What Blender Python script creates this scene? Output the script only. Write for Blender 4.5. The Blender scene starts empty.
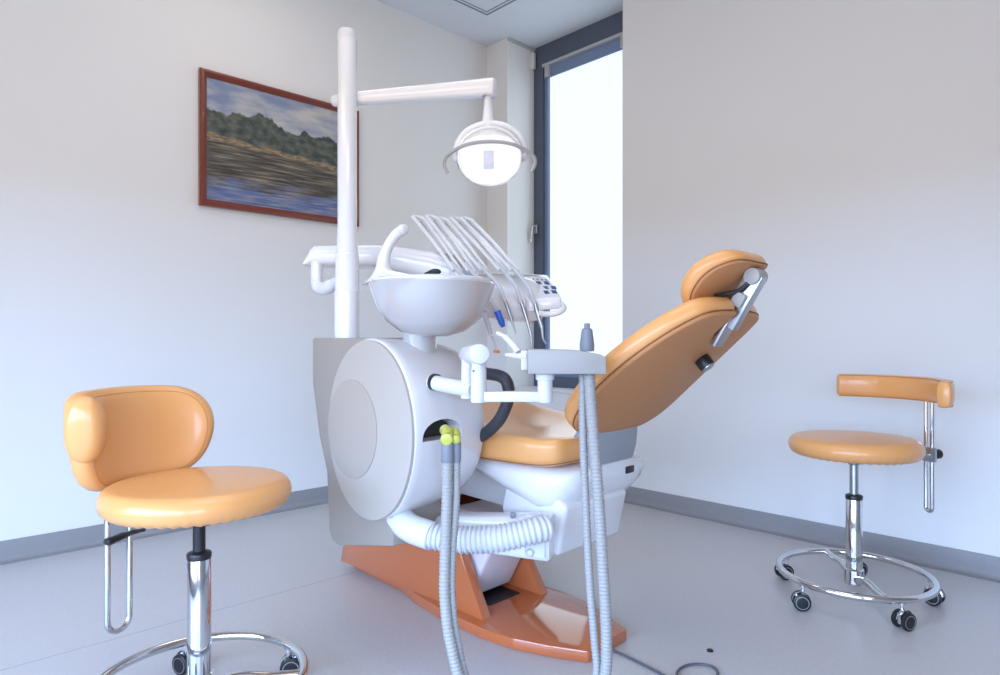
import bpy, bmesh, math
from mathutils import Vector, Matrix, noise
V = Vector
pi = math.pi
S = bpy.context.scene
COL = S.collection

# ------------------------------------------------------------------ camera
FPX = 660.0; CH = 0.88; HY = 340.0
def P(px, py, Y):
    """point at depth Y seen at photograph pixel (px, py)"""
    return V(((px-500)/FPX*Y, Y, CH-(py-HY)/FPX*Y))
cam = bpy.data.cameras.new('camera'); camo = bpy.data.objects.new('camera', cam); COL.objects.link(camo)
camo.location = (0, 0, CH); camo.rotation_euler = (pi/2, 0, 0)
cam.sensor_width = 36; cam.lens = 36*FPX/1000; cam.shift_y = (HY-337.5)/1000
cam.clip_start = .05
S.camera = camo
S.view_settings.view_transform = 'Standard'; S.view_settings.look = 'None'
S.view_settings.gamma = 1; S.view_settings.use_curve_mapping = False
S.view_settings.exposure = 0.0

# ------------------------------------------------------------------ materials
def mat(name, col, rough=.5, metal=0, coat=0, spec=.5, bump=0, bscale=200, var=0, vscale=4, trans=0, ior=1.45, emit=None, estr=1, sheen=0):
    m = bpy.data.materials.new(name); m.use_nodes = True
    nt = m.node_tree; b = nt.nodes['Principled BSDF']
    c = tuple(col)+(1,)
    b.inputs['Base Color'].default_value = c
    b.inputs['Roughness'].default_value = rough
    b.inputs['Metallic'].default_value = metal
    b.inputs['Coat Weight'].default_value = coat
    b.inputs['Coat Roughness'].default_value = .06
    b.inputs['Specular IOR Level'].default_value = spec
    b.inputs['Transmission Weight'].default_value = trans
    b.inputs['IOR'].default_value = ior
    if emit:
        b.inputs['Emission Color'].default_value = tuple(emit)+(1,)
        b.inputs['Emission Strength'].default_value = estr
    tc = nt.nodes.new('ShaderNodeTexCoord')
    if var:
        n = nt.nodes.new('ShaderNodeTexNoise'); n.inputs['Scale'].default_value = vscale; n.inputs['Detail'].default_value = 4
        nt.links.new(tc.outputs['Object'], n.inputs['Vector'])
        mx = nt.nodes.new('ShaderNodeMix'); mx.data_type = 'RGBA'
        mx.inputs[6].default_value = tuple(max(0, x*(1-var)) for x in col)+(1,)
        mx.inputs[7].default_value = tuple(min(1, x*(1+var)) for x in col)+(1,)
        nt.links.new(n.outputs['Fac'], mx.inputs[0]); nt.links.new(mx.outputs[2], b.inputs['Base Color'])
    if bump:
        n = nt.nodes.new('ShaderNodeTexNoise'); n.inputs['Scale'].default_value = bscale; n.inputs['Detail'].default_value = 3
        nt.links.new(tc.outputs['Object'], n.inputs['Vector'])
        bp = nt.nodes.new('ShaderNodeBump'); bp.inputs['Strength'].default_value = bump; bp.inputs['Distance'].default_value = .002
        nt.links.new(n.outputs['Fac'], bp.inputs['Height']); nt.links.new(bp.outputs['Normal'], b.inputs['Normal'])
    return m
M = {}
M['wall'] = mat('wall_paint', (.765,.765,.762), .75, bump=.15, bscale=300, var=.01)
M['wall_dark'] = mat('unseen_wall_dark', (.36,.335,.31), .75, var=.02)  # unseen walls only, darkened to cut fill light and add contrast
M['ceil'] = mat('ceiling_paint', (.66,.69,.75), .9)
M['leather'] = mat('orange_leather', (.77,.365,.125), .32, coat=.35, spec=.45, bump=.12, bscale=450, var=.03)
M['leather_shaded'] = mat('shaded_leather', (.53,.235,.09), .5, bump=.12, bscale=450, var=.03)  # same orange leather, shade of the undersides put into the colour
M['seam_light'] = mat('seam_light', (.50,.22,.075), .6)
M['seam'] = mat('seam_thread', (.25,.10,.04), .7)
M['white'] = mat('white_gloss', (.76,.755,.765), .16, coat=.5)
M['whitemat'] = mat('white_satin', (.66,.655,.66), .4, coat=.1)
M['beige'] = mat('beige_panel', (.42,.38,.335), .45)
M['beige_dark'] = mat('grey_beige_panel', (.31,.27,.23), .5)
M['beige_light'] = mat('cream_disc', (.365,.32,.275), .45)
M['boxgrey'] = mat('pale_grey_plastic', (.36,.35,.335), .45)
M['orange'] = mat('orange_lacquer', (.50,.135,.045), .10, coat=.8, var=.02)
M['chrome'] = mat('chrome', (.68,.69,.71), .07, metal=1)
M['steel'] = mat('brushed_steel', (.48,.49,.50), .34, metal=1)
M['black'] = mat('black_plastic', (.015,.015,.018), .35)
M['blackrub'] = mat('dark_rubber', (.035,.035,.045), .45, coat=.1)
M['grey'] = mat('grey_plastic', (.31,.33,.355), .4)
M['hose'] = mat('grey_hose', (.34,.335,.325), .45)
M['hosewhite'] = mat('white_hose', (.56,.57,.60), .35)
M['sleeve'] = mat('sleeve_grey', (.20,.22,.26), .5)
M['yellow'] = mat('yellow_plastic', (.48,.49,.07), .35, coat=.2)
M['blue'] = mat('blue_plastic', (.02,.13,.62), .3, coat=.3)
M['tip'] = mat('orange_ring', (.8,.25,.08), .35)
M['frame'] = mat('window_frame_grey', (.085,.105,.15), .4)
M['sash'] = mat('window_sash_blue', (.18,.25,.40), .35)
M['rail'] = mat('headrail_grey', (.45,.46,.48), .4)
M['mahog'] = mat('mahogany', (.20,.045,.025), .3, coat=.4, var=.25, vscale=14)
M['pink'] = mat('pale_bellows', (.74,.66,.68), .4)
M['screen'] = mat('keypad_blue', (.02,.07,.22), .3)
M['light_trim'] = mat('panel_line', (.20,.22,.27), .6)
M['porcelain'] = mat('porcelain_grey', (.50,.485,.48), .08, coat=1)
M['base'] = mat('vinyl_baseboard', (.27,.265,.275), .5, bump=.1, bscale=120, var=.06, vscale=60)
M['cable'] = mat('cable_grey', (.10,.10,.12), .5)
M['bulb'] = mat('bulb', (1,1,1), .3, emit=(1,.93,.82), estr=3)
M['bulbcover'] = mat('bulb_cover', (.75,.74,.76), .3, coat=.5)
M['reflector'] = mat('reflector', (.93,.93,.95), .3, metal=0, coat=1, spec=1)

# clear shield
m = bpy.data.materials.new('clear_shield'); m.use_nodes = True; nt = m.node_tree
nt.nodes.clear()
o = nt.nodes.new('ShaderNodeOutputMaterial'); mx = nt.nodes.new('ShaderNodeMixShader'); tr = nt.nodes.new('ShaderNodeBsdfTransparent')
gl = nt.nodes.new('ShaderNodeBsdfGlossy'); gl.inputs['Roughness'].default_value = .05; tr.inputs['Color'].default_value = (.95,.96,1,1)
fr = nt.nodes.new('ShaderNodeFresnel'); fr.inputs['IOR'].default_value = 1.6
nt.links.new(fr.outputs[0], mx.inputs[0]); nt.links.new(tr.outputs[0], mx.inputs[1]); nt.links.new(gl.outputs[0], mx.inputs[2]); nt.links.new(mx.outputs[0], o.inputs[0])
M['shield'] = m
# frosted daylight pane (a window lit from outside)
M['pane'] = mat('frosted_glass', (.2,.25,.32), .25, emit=(.86,.94,1.0), estr=.98)

# vinyl floor with welded seams
m = bpy.data.materials.new('vinyl_floor'); m.use_nodes = True; nt = m.node_tree; b = nt.nodes['Principled BSDF']
b.inputs['Roughness'].default_value = .34; b.inputs['Specular IOR Level'].default_value = .45
tc = nt.nodes.new('ShaderNodeTexCoord')
n = nt.nodes.new('ShaderNodeTexNoise'); n.inputs['Scale'].default_value = 90; n.inputs['Detail'].default_value = 5
nt.links.new(tc.outputs['Object'], n.inputs['Vector'])
mx = nt.nodes.new('ShaderNodeMix'); mx.data_type = 'RGBA'
mx.inputs[6].default_value = (.47,.455,.46,1); mx.inputs[7].default_value = (.58,.565,.575,1)
nt.links.new(n.outputs['Fac'], mx.inputs[0])
# seam parallel to the left wall at room coordinate y (object space of the floor = room frame)
sp = nt.nodes.new('ShaderNodeSeparateXYZ'); nt.links.new(tc.outputs['Object'], sp.inputs[0])
SEAM_Y = None
sub = nt.nodes.new('ShaderNodeMath'); sub.operation = 'SUBTRACT'
nt.links.new(sp.outputs['Y'], sub.inputs[0]); 
wr = nt.nodes.new('ShaderNodeMath'); wr.operation = 'PINGPONG'; wr.inputs[1].default_value = 1.0
nt.links.new(sub.outputs[0], wr.inputs[0])
lt = nt.nodes.new('ShaderNodeMath'); lt.operation = 'LESS_THAN'; lt.inputs[1].default_value = .0022
nt.links.new(wr.outputs[0], lt.inputs[0])
mx2 = nt.nodes.new('ShaderNodeMix'); mx2.data_type = 'RGBA'; mx2.inputs[7].default_value = (.33,.32,.33,1)
nt.links.new(lt.outputs[0], mx2.inputs[0]); nt.links.new(mx.outputs[2], mx2.inputs[6]); nt.links.new(mx2.outputs[2], b.inputs['Base Color'])
M['floor'] = m; SEAMNODE = sub

# ------------------------------------------------------------------ mesh helpers
def tag(o, label, cat, group=None):
    o['label'] = label; o['category'] = cat
    if group: o['group'] = group
def root(name, label, cat, loc=(0,0,0), rot=0, group=None):
    o = bpy.data.objects.new(name, None); COL.objects.link(o); o.location = loc; o.rotation_euler = (0,0,rot)
    o.empty_display_size = .05
    tag(o, label, cat, group); return o
def wm(o):
    m = Matrix.LocRotScale(o.location, o.rotation_euler, None)
    return wm(o.parent) @ m if o.parent else m
def obj(name, bm, material, parent=None, world=True, sharp=35, label=None, extra=()):
    """link bm as one mesh; verts are in world space unless world=False"""
    if parent is not None and world:
        bmesh.ops.transform(bm, matrix=wm(parent).inverted(), verts=bm.verts)
    bmesh.ops.recalc_face_normals(bm, faces=bm.faces)
    me = bpy.data.meshes.new(name); bm.to_mesh(me); bm.free()
    me.materials.append(M[material] if isinstance(material, str) else material)
    for e in extra: me.materials.append(M[e])
    for p in me.polygons: p.use_smooth = True
    me.set_sharp_from_angle(angle=math.radians(sharp))
    o = bpy.data.objects.new(name, me); COL.objects.link(o)
    if parent is not None: o.parent = parent
    if label: o['label'] = label
    return o
def struct(name, bm, material, parent=None, sharp=35):
    o = obj(name, bm, material, parent, sharp=sharp)
    if parent is None: o['kind'] = 'structure'
    return o
def frame_from(z, x=None):
    z = V(z).normalized()
    x = V(x) if x is not None else (V((0,0,1)) if abs(z.z) < .9 else V((1,0,0)))
    x = (x - z*x.dot(z)).normalized(); y = z.cross(x)
    return Matrix((x, y, z)).transposed()
def box(bm, c, size, R=None, bev=0, seg=2):
    t = bmesh.new(); bmesh.ops.create_cube(t, size=1)
    for v in t.verts: v.co = V((v.co.x*size[0], v.co.y*size[1], v.co.z*size[2]))
    if bev: bmesh.ops.bevel(t, geom=t.edges[:], offset=bev, segments=seg, profile=.5, affect='EDGES')
    for v in t.verts: v.co = (R @ v.co if R else v.co) + V(c)
    merge(bm, t)
def merge(bm, t):
    me = bpy.data.meshes.new('tmp'); t.to_mesh(me); t.free(); bm.from_mesh(me); bpy.data.meshes.remove(me)
def loft(bm, rings, cap=True, close=False):
    vs = [[bm.verts.new(p) for p in r] for r in rings]; n = len(vs[0])
    pairs = list(zip(vs[:-1], vs[1:])) + ([(vs[-1], vs[0])] if close else [])
    for a, b in pairs:
        for i in range(n):
            j = (i+1) % n
            bm.faces.new((a[i], a[j], b[j], b[i]))
    if cap and not close:
        bm.faces.new(vs[0][::-1]); bm.faces.new(vs[-1])
    return vs
def tube(bm, pts, r, seg=12, closed=False, flat=1.0, up=None):
    pts = [V(p) for p in pts]; n = len(pts)
    rs = r if isinstance(r, (list, tuple)) else [r]*n
    tans = []
    for i in range(n):
        a = pts[(i-1) % n] if (closed or i > 0) else pts[i]
        b = pts[(i+1) % n] if (closed or i < n-1) else pts[i]
        tans.append((b-a).normalized())
    u = V(up) if up is not None else (V((0,0,1)) if abs(tans[0].z) < .9 else V((1,0,0)))
    rings = []
    for i in range(n):
        t = tans[i]
        if up is not None: u = V(up)
        u = (u - t*u.dot(t)).normalized(); w = t.cross(u)
        rings.append([pts[i] + (u*math.cos(2*pi*k/seg)*flat + w*math.sin(2*pi*k/seg))*rs[i] for k in range(seg)])
    loft(bm, rings, cap=True, close=closed)
def lathe(bm, prof, c=(0,0,0), axis=(0,0,1), seg=32, xaxis=None, close=False):
    R = frame_from(axis, xaxis); c = V(c); rings = []
    for r, z in prof:
        r = max(r, 1e-5)
        rings.append([c + R @ V((r*math.cos(2*pi*k/seg), r*math.sin(2*pi*k/seg), z)) for k in range(seg)])
    loft(bm, rings, close=close)
    bmesh.ops.remove_doubles(bm, verts=bm.verts, dist=2e-5)
def cyl(bm, a, b, r, seg=24, bev=.0, r2=None):
    a = V(a); b = V(b); L = (b-a).length; r2 = r if r2 is None else r2
    if bev: prof = [(r-bev,0),(r-.3*bev,.3*bev),(r,bev),(r2,L-bev),(r2-.3*bev,L-.3*bev),(r2-bev,L)]
    else: prof = [(r,0),(r2,L)]
    t = bmesh.new(); lathe(t, prof, a, b-a, seg); merge(bm, t)
def smooth(pts, n=8, closed=False):
    pts = [V(p) for p in pts]; out = []; m = len(pts)
    rng = range(m if closed else m-1)
    for i in rng:
        p0 = pts[(i-1) % m] if (closed or i > 0) else pts[0]*2-pts[1]
        p1 = pts[i]; p2 = pts[(i+1) % m]
        p3 = pts[(i+2) % m] if (closed or i < m-2) else pts[-1]*2-pts[-2]
        for k in range(n):
            t = k/n
            out.append(.5*((2*p1)+(p2-p0)*t+(2*p0-5*p1+4*p2-p3)*t*t+(3*p1-p0-3*p2+p3)*t**3))
    if not closed: out.append(pts[-1])
    return out
def resample(pts, step):
    d = [0]
    for a, b in zip(pts[:-1], pts[1:]): d.append(d[-1]+(b-a).length)
    n = max(2, int(d[-1]/step)); out = []; j = 0
    for i in range(n+1):
        s = d[-1]*i/n
        while j < len(d)-2 and d[j+1] < s: j += 1
        f = (s-d[j])/max(1e-9, d[j+1]-d[j]); out.append(pts[j].lerp(pts[j+1], min(1, f)))
    return out
def corr(bm, pts, r, pitch=.009, depth=.12, seg=14, r_end=None):
    q = resample(smooth(pts, 16), pitch/4)
    n = len(q)
    rs = []
    for i in range(n):
        rr = r if r_end is None else r+(r_end-r)*i/n
        rs.append(rr*(1, 1, 1-depth, 1-depth*.9)[i % 4])
    tube(bm, q, rs, seg)
def prism(bm, poly, d0, d1, mp, bev=0, seg=2):
    """poly: list of (u,v); extruded between w=d0 and w=d1, mapped by mp(u,v,w)"""
    t = bmesh.new()
    a = [t.verts.new((u, v, d0)) for u, v in poly]; b = [t.verts.new((u, v, d1)) for u, v in poly]
    t.faces.new(a[::-1]); t.faces.new(b); n = len(poly)
    for i in range(n): t.faces.new((a[i], a[(i+1) % n], b[(i+1) % n], b[i]))
    bmesh.ops.recalc_face_normals(t, faces=t.faces)
    if bev: bmesh.ops.bevel(t, geom=t.edges[:], offset=bev, segments=seg, profile=.5, affect='EDGES', clamp_overlap=True)
    for v in t.verts: v.co = mp(*v.co)
    merge(bm, t)
def offset2(poly, d):
    """move a closed CCW outline inward by d"""
    n = len(poly); out = []
    for i in range(n):
        a = V(poly[i-1]).to_2d(); b = V(poly[(i+1) % n]).to_2d(); t = (b-a).normalized()
        nrm = V((-t.y, t.x)); out.append((poly[i][0]+nrm.x*d, poly[i][1]+nrm.y*d))
    return out
def pad(bm, outline, th, er, mp, inner=6, nb=4, dome=0.0, under=0.0):
    """cushion: rounded rim of radius er (<= th/2), total thickness th, w from -th/2 to th/2"""
    cx = sum(p[0] for p in outline)/len(outline); cy = sum(p[1] for p in outline)/len(outline)
    rings = []
    def top(sc, w, d):
        base = offset2(outline, er)
        return [(cx+(p[0]-cx)*sc, cy+(p[1]-cy)*sc, w+d*(1-sc*sc)) for p in base]
    for k in range(1, inner+1): rings.append(top(k/inner, -th/2, -under))
    for k in range(1, nb+1):
        a = -pi/2+pi/2*k/nb; ins = er*(1-math.cos(a)); w = -th/2+er+er*math.sin(a)
        rings.append([(p[0], p[1], w) for p in offset2(outline, ins)])
    for k in range(0, nb+1):
        a = pi/2*k/nb; ins = er*(1-math.cos(a)); w = th/2-er+er*math.sin(a)
        if k == 0 and th/2-er < 1e-5: continue
        rings.append([(p[0], p[1], w) for p in offset2(outline, ins)])
    for k in range(inner-1, 0, -1): rings.append(top(k/inner, th/2, dome))
    vs = [[bm.verts.new(mp(*p)) for p in r] for r in rings]; n = len(outline)
    for a, b in zip(vs[:-1], vs[1:]):
        for i in range(n): bm.faces.new((a[i], a[(i+1) % n], b[(i+1) % n], b[i]))
    c0 = bm.verts.new(mp(cx, cy, -th/2-under)); c1 = bm.verts.new(mp(cx, cy, th/2+dome))
    for i in range(n):
        bm.faces.new((c0, vs[0][(i+1) % n], vs[0][i])); bm.faces.new((c1, vs[-1][i], vs[-1][(i+1) % n]))
def carve(o, bmc):
    cut = obj('cutter', bmc, 'black', None)
    cut.matrix_world = Matrix.Identity(4)
    md = o.modifiers.new('cut', 'BOOLEAN'); md.operation = 'DIFFERENCE'; md.object = cut; md.solver = 'EXACT'
    bpy.context.view_layer.update()
    dg = bpy.context.evaluated_depsgraph_get(); ne = bpy.data.meshes.new_from_object(o.evaluated_get(dg))
    o.modifiers.clear(); o.data = ne; bpy.data.objects.remove(cut)
    ne.set_sharp_from_angle(angle=math.radians(40))
def superell(a, b, e=2.5, n=64, cx=0, cy=0):
    out = []
    for k in range(n):
        t = 2*pi*k/n; c = math.cos(t); s = math.sin(t)
        out.append((cx+a*math.copysign(abs(c)**(2/e), c), cy+b*math.copysign(abs(s)**(2/e), s)))
    return out
def outline(pts, n=8): return [(p.x, p.y) for p in smooth([(a, b, 0) for a, b in pts], n, True)]

# ------------------------------------------------------------------ room
Cx, Cy = -.087, 4.417
d1 = V((.722,.692,0)).normalized(); d2 = V((-.692,.722,0)).normalized()
# room frame: a = distance from the right wall (towards the camera), b = distance from the left wall
def Rm(a, b, z): return V((Cx,Cy,0)) - d1*a - d2*b + V((0,0,z))
H = 2.84; A1 = 4.3; B1 = 4.6; TH = .12
def prismR(bm, a0, a1, b0, b1, z0, z1):
    p = [Rm(a0,b0,0), Rm(a1,b0,0), Rm(a1,b1,0), Rm(a0,b1,0)]
    lo = [bm.verts.new(q+V((0,0,z0))) for q in p]; hi = [bm.verts.new(q+V((0,0,z1))) for q in p]
    bm.faces.new(lo); bm.faces.new(hi[::-1])
    for i in range(4): bm.faces.new((lo[i], lo[(i+1)%4], hi[(i+1)%4], hi[i]))
# floor built as object in a rotated frame so its material can follow the walls
bm = bmesh.new(); prismR(bm, -.6, A1+TH, -TH, B1+TH, -.1, 0)
rotm = math.atan2(d1.y, d1.x)
f0 = bpy.data.objects.new('floor', None)
flo_m = Matrix.Translation((Cx,Cy,0)) @ Matrix.Rotation(rotm, 4, 'Z')
bmesh.ops.transform(bm, matrix=flo_m.inverted(), verts=bm.verts)
bpy.data.objects.remove(f0)
fl = obj('floor', bm, 'floor', None); fl.matrix_world = flo_m; fl['kind'] = 'structure'
sp0 = flo_m.inverted() @ P(90,646,1.899); sp1 = flo_m.inverted() @ P(340,576,2.462)
SEAMNODE.inputs[1].default_value = (sp0.y+sp1.y)/2
bm = bmesh.new(); prismR(bm, -.6, A1+TH, -TH, B1+TH, H, H+.1)
struct('ceiling', bm, 'ceil')
N0, N1, ND = .195, 1.10, .25      # window niche in the right wall
SILL = .56
bm = bmesh.new(); prismR(bm, -.6, A1+TH, -TH, 0, 0, H); struct('wall_left', bm, 'wall')
bm = bmesh.new()
prismR(bm, -.6, 0, 0, N0, 0, H); prismR(bm, -.6, 0, N1, B1, 0, H); prismR(bm, -.6, 0, N0, N1, 0, SILL)
struct('wall_right', bm, 'wall')
# two unseen walls with the openings the daylight comes through
bm = bmesh.new()
W0, W1, WB, WT = 1.2, 4.4, .15, 1.62
prismR(bm, A1, A1+TH, -TH, W0, 0, H); prismR(bm, A1, A1+TH, W1, B1, 0, H)
prismR(bm, A1, A1+TH, W0, W1, 0, WB); prismR(bm, A1, A1+TH, W0, W1, WT, H)
struct('wall_rear', bm, 'wall_dark')
bm = bmesh.new()
U0, U1 = 3.15, 4.2
prismR(bm, -.6, U0, B1, B1+TH, 0, H); prismR(bm, U1, A1+TH, B1, B1+TH, 0, H)
prismR(bm, U0, U1, B1, B1+TH, 0, WB); prismR(bm, U0, U1, B1, B1+TH, WT, H)
struct('wall_front', bm, 'wall_dark')
# coved baseboards
BH = .085
def cove(name, pa, pb, inn):
    prof = [(0,0),(0,BH),(.005,BH),(.007,BH-.004)]
    for k in range(7):
        t = pi/2*k/6; prof.append((.007+.022*(1-math.cos(t)), .026-.022*math.sin(t)+.0))
    prof += [(.04,.002),(.04,0)]
    bm = bmesh.new()
    loft(bm, [[q + inn*u + V((0,0,v)) for u, v in prof] for q in (pa, pb)])
    struct(name, bm, 'base', sharp=50)
cove('baseboard_left', Rm(0,0,0), Rm(A1,0,0), -d2)
cove('baseboard_right', Rm(0,.0,0), Rm(0,B1,0), -d1)
# ceiling access panel
pc = P(487,15,1.961*FPX/325)
rel = pc - V((Cx,Cy,0)); pa, pb = -rel.dot(d1), -rel.dot(d2)
bm = bmesh.new()
def ringrect(bm, a0, a1, b0, b1, w, z0, z1):
    prismR(bm, a0, a1, b0, b0+w, z0, z1); prismR(bm, a0, a1, b1-w, b1, z0, z1)
    prismR(bm, a0, a0+w, b0+w, b1-w, z0, z1); prismR(bm, a1-w, a1, b0+w, b1-w, z0, z1)
ringrect(bm, pa, pa+.6, pb, pb+.6, .010, H-.003, H); struct('trim_1', bm, 'light_trim')
bm = bmesh.new(); ringrect(bm, pa+.028, pa+.572, pb+.028, pb+.572, .005, H-.003, H); struct('trim_2', bm, 'light_trim')
# window
def winframe(bm, b0, b1, z0, z1, w, a0, a1, wt=None):
    wt = wt or w
    prismR(bm, a0, a1, b0, b0+w, z0, z1); prismR(bm, a0, a1, b1-w, b1, z0, z1)
    prismR(bm, a0, a1, b0+w, b1-w, z0, z0+w); prismR(bm, a0, a1, b0+w, b1-w, z1-wt, z1)
bm = bmesh.new(); winframe(bm, N0, N1, SILL, H, .082, -ND-.07, -ND, .13)
wf = struct('window_1', bm, 'frame')
bm = bmesh.new(); winframe(bm, N0+.082, N1-.082, SILL+.082, H-.13, .028, -ND-.06, -ND-.018); obj('window_sash', bm, 'sash', wf)
bm = bmesh.new(); prismR(bm, -ND-.05, -ND-.04, N0+.108, N1-.108, SILL+.108, H-.156); obj('window_pane', bm, 'pane', wf)
bm = bmesh.new(); prismR(bm, -ND-.03, -ND+.012, N0+.085, N1-.085, H-.150, H-.132)
obj('blind_headrail', bm, 'rail', wf)
bm = bmesh.new(); prismR(bm, -ND-.015, -ND-.008, N0+.085, N1-.085, H-.225, H-.150)
obj('blind_slats', bm, 'sash', wf)
for bb in (N0+.11, N1-.19):
    bm = bmesh.new(); prismR(bm, -ND-.02, -ND+.012, bb, bb+.035, H-.22, H-.148); obj('blind_bracket', bm, 'rail', wf)
bm = bmesh.new(); cyl(bm, Rm(-ND+.005, N1-.175, H-.2), Rm(-ND+.005, N1-.175, SILL+.3), .0022, 8); obj('blind_cord', bm, 'rail', wf)
bm = bmesh.new(); box(bm, Rm(-ND+.012, N0+.03, 1.62), (.03,.02,.06), frame_from((0,0,1), d2), .004)
tube(bm, [Rm(-ND+.01,N0+.03,1.64), Rm(-ND+.045,N0+.03,1.64), Rm(-ND+.05,N0+.028,1.62), Rm(-ND+.05,N0+.02,1.53)], .009, 10)
obj('window_handle', bm, 'steel', wf)
bm = bmesh.new(); prismR(bm, -ND, .004, N0+.001, N1-.001, SILL, SILL+.012); obj('window_sill', bm, 'whitemat', wf)
bm = bmesh.new(); box(bm, Rm(-ND+.02, N0+.012, H-.09), (.03,.024,.11), frame_from((0,0,1), d2), .004); obj('window_hinge', bm, 'whitemat', wf)
# narrow ceiling trim over the window reveal
bm = bmesh.new(); prismR(bm, -ND, 0, N0, N0+.012, H-.02, H); struct('trim_3', bm, 'rail')

# ------------------------------------------------------------------ picture on the left wall
u0, u1, z0, z1 = .998, 1.862, 1.517, 2.167
pic = root('framed_painting', 'landscape painting of trees and water in a mahogany frame on the left wall', 'picture', Rm((u0+u1)/2, .003, z0), math.atan2(d1.y, d1.x))
# local x to the right along the wall, -y into the room
w = (u1-u0)/2; h = z1-z0; fw = .034
bm = bmesh.new()
prof = [(0,0),(0,-.020),(.006,-.028),(.016,-.030),(.026,-.020),(fw,-.014),(fw,0)]
corners = [(-w,0,1,1),(w,0,-1,1),(w,h,-1,-1),(-w,h,1,-1)]
loft(bm, [[V((cx+sx*u, y, cz+sz*u)) for u, y in prof] for cx, cz, sx, sz in corners], close=True)
obj('picture_frame', bm, 'mahog', pic, world=False, sharp=25)
bm = bmesh.new(); box(bm, (0,-.006,h/2), (2*w-2*fw+.004,.008,h-2*fw+.004))
m = bpy.data.materials.new('painted_landscape'); m.use_nodes = True; nt = m.node_tree; b = nt.nodes['Principled BSDF']
b.inputs['Roughness'].default_value = .5
L = nt.links.new
tc = nt.nodes.new('ShaderNodeTexCoord'); sp = nt.nodes.new('ShaderNodeSeparateXYZ'); L(tc.outputs['Generated'], sp.inputs[0])
def nz(scale, detail=5, stretch=(1,1,1), dist=0):
    mp = nt.nodes.new('ShaderNodeMapping'); mp.inputs['Scale'].default_value = stretch; L(tc.outputs['Generated'], mp.inputs[0])
    n = nt.nodes.new('ShaderNodeTexNoise'); n.inputs['Scale'].default_value = scale; n.inputs['Detail'].default_value = detail; n.inputs['Distortion'].default_value = dist
    L(mp.outputs[0], n.inputs['Vector']); return n.outputs['Fac']
def mth(op, a, b_=None, cl=False):
    n = nt.nodes.new('ShaderNodeMath'); n.operation = op; n.use_clamp = cl
    for i, x in enumerate((a, b_)):
        if x is None: continue
        if isinstance(x, (int, float)): n.inputs[i].default_value = x
        else: L(x, n.inputs[i])
    return n.outputs[0]
def ramp(fac, stops):
    r = nt.nodes.new('ShaderNodeValToRGB'); L(fac, r.inputs[0]); e = r.color_ramp.elements
    while len(e) < len(stops): e.new(.5)
    for el, (p, c) in zip(e, stops): el.position = p; el.color = tuple(c)+(1,)
    return r.outputs[0]
def mixc(f, a, b_):
    n = nt.nodes.new('ShaderNodeMix'); n.data_type = 'RGBA'; L(f, n.inputs[0]); L(a, n.inputs[6]); L(b_, n.inputs[7]); return n.outputs[2]
z = sp.outputs['Z']; x = sp.outputs['X']
sky = ramp(nz(3.5, 6, (1,1,2.2)), [(.38,(.20,.25,.38)),(.5,(.36,.38,.43)),(.62,(.50,.49,.47))])
trees = ramp(nz(16, 6), [(.32,(.028,.04,.045)),(.5,(.075,.09,.075)),(.68,(.17,.16,.13))])
bank = ramp(nz(20, 4, (1,1,3)), [(.35,(.12,.085,.05)),(.65,(.36,.28,.17))])
water = ramp(nz(9, 6, (.5,1,6)), [(.36,(.035,.035,.035)),(.52,(.11,.095,.075)),(.70,(.30,.26,.19))])
blue = ramp(nz(10, 5, (.5,1,7)), [(.36,(.08,.12,.30)),(.52,(.16,.20,.36)),(.68,(.36,.34,.28))])
top = mth('SUBTRACT', mth('ADD', .77, mth('MULTIPLY', mth('SUBTRACT', nz(4.5, 3, (1,1,.01)), .5), .42)), mth('MULTIPLY', x, .06))
isTree = mth('MULTIPLY', mth('SUBTRACT', mth('ADD', top, mth('MULTIPLY', mth('SUBTRACT', nz(26,3), .5), .06)), z), 60, True)
bk = mth('ADD', mth('SUBTRACT', .56, mth('MULTIPLY', x, .08)), mth('MULTIPLY', mth('SUBTRACT', nz(6,3), .5), .1))
isBank = mth('MULTIPLY', mth('SUBTRACT', bk, z), 60, True)
isWater = mth('MULTIPLY', mth('SUBTRACT', mth('SUBTRACT', bk, .05), z), 60, True)
isBlue = mth('MULTIPLY', mth('SUBTRACT', mth('ADD', .06, mth('MULTIPLY', nz(4,3,(1,1,3)), .28)), z), 14, True)
c = mixc(isTree, sky, trees); c = mixc(isBank, c, bank); c = mixc(isWater, c, water); c = mixc(isBlue, c, blue)
L(c, b.inputs['Base Color'])
obj('canvas', bm, m, pic, world=False)

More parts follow.
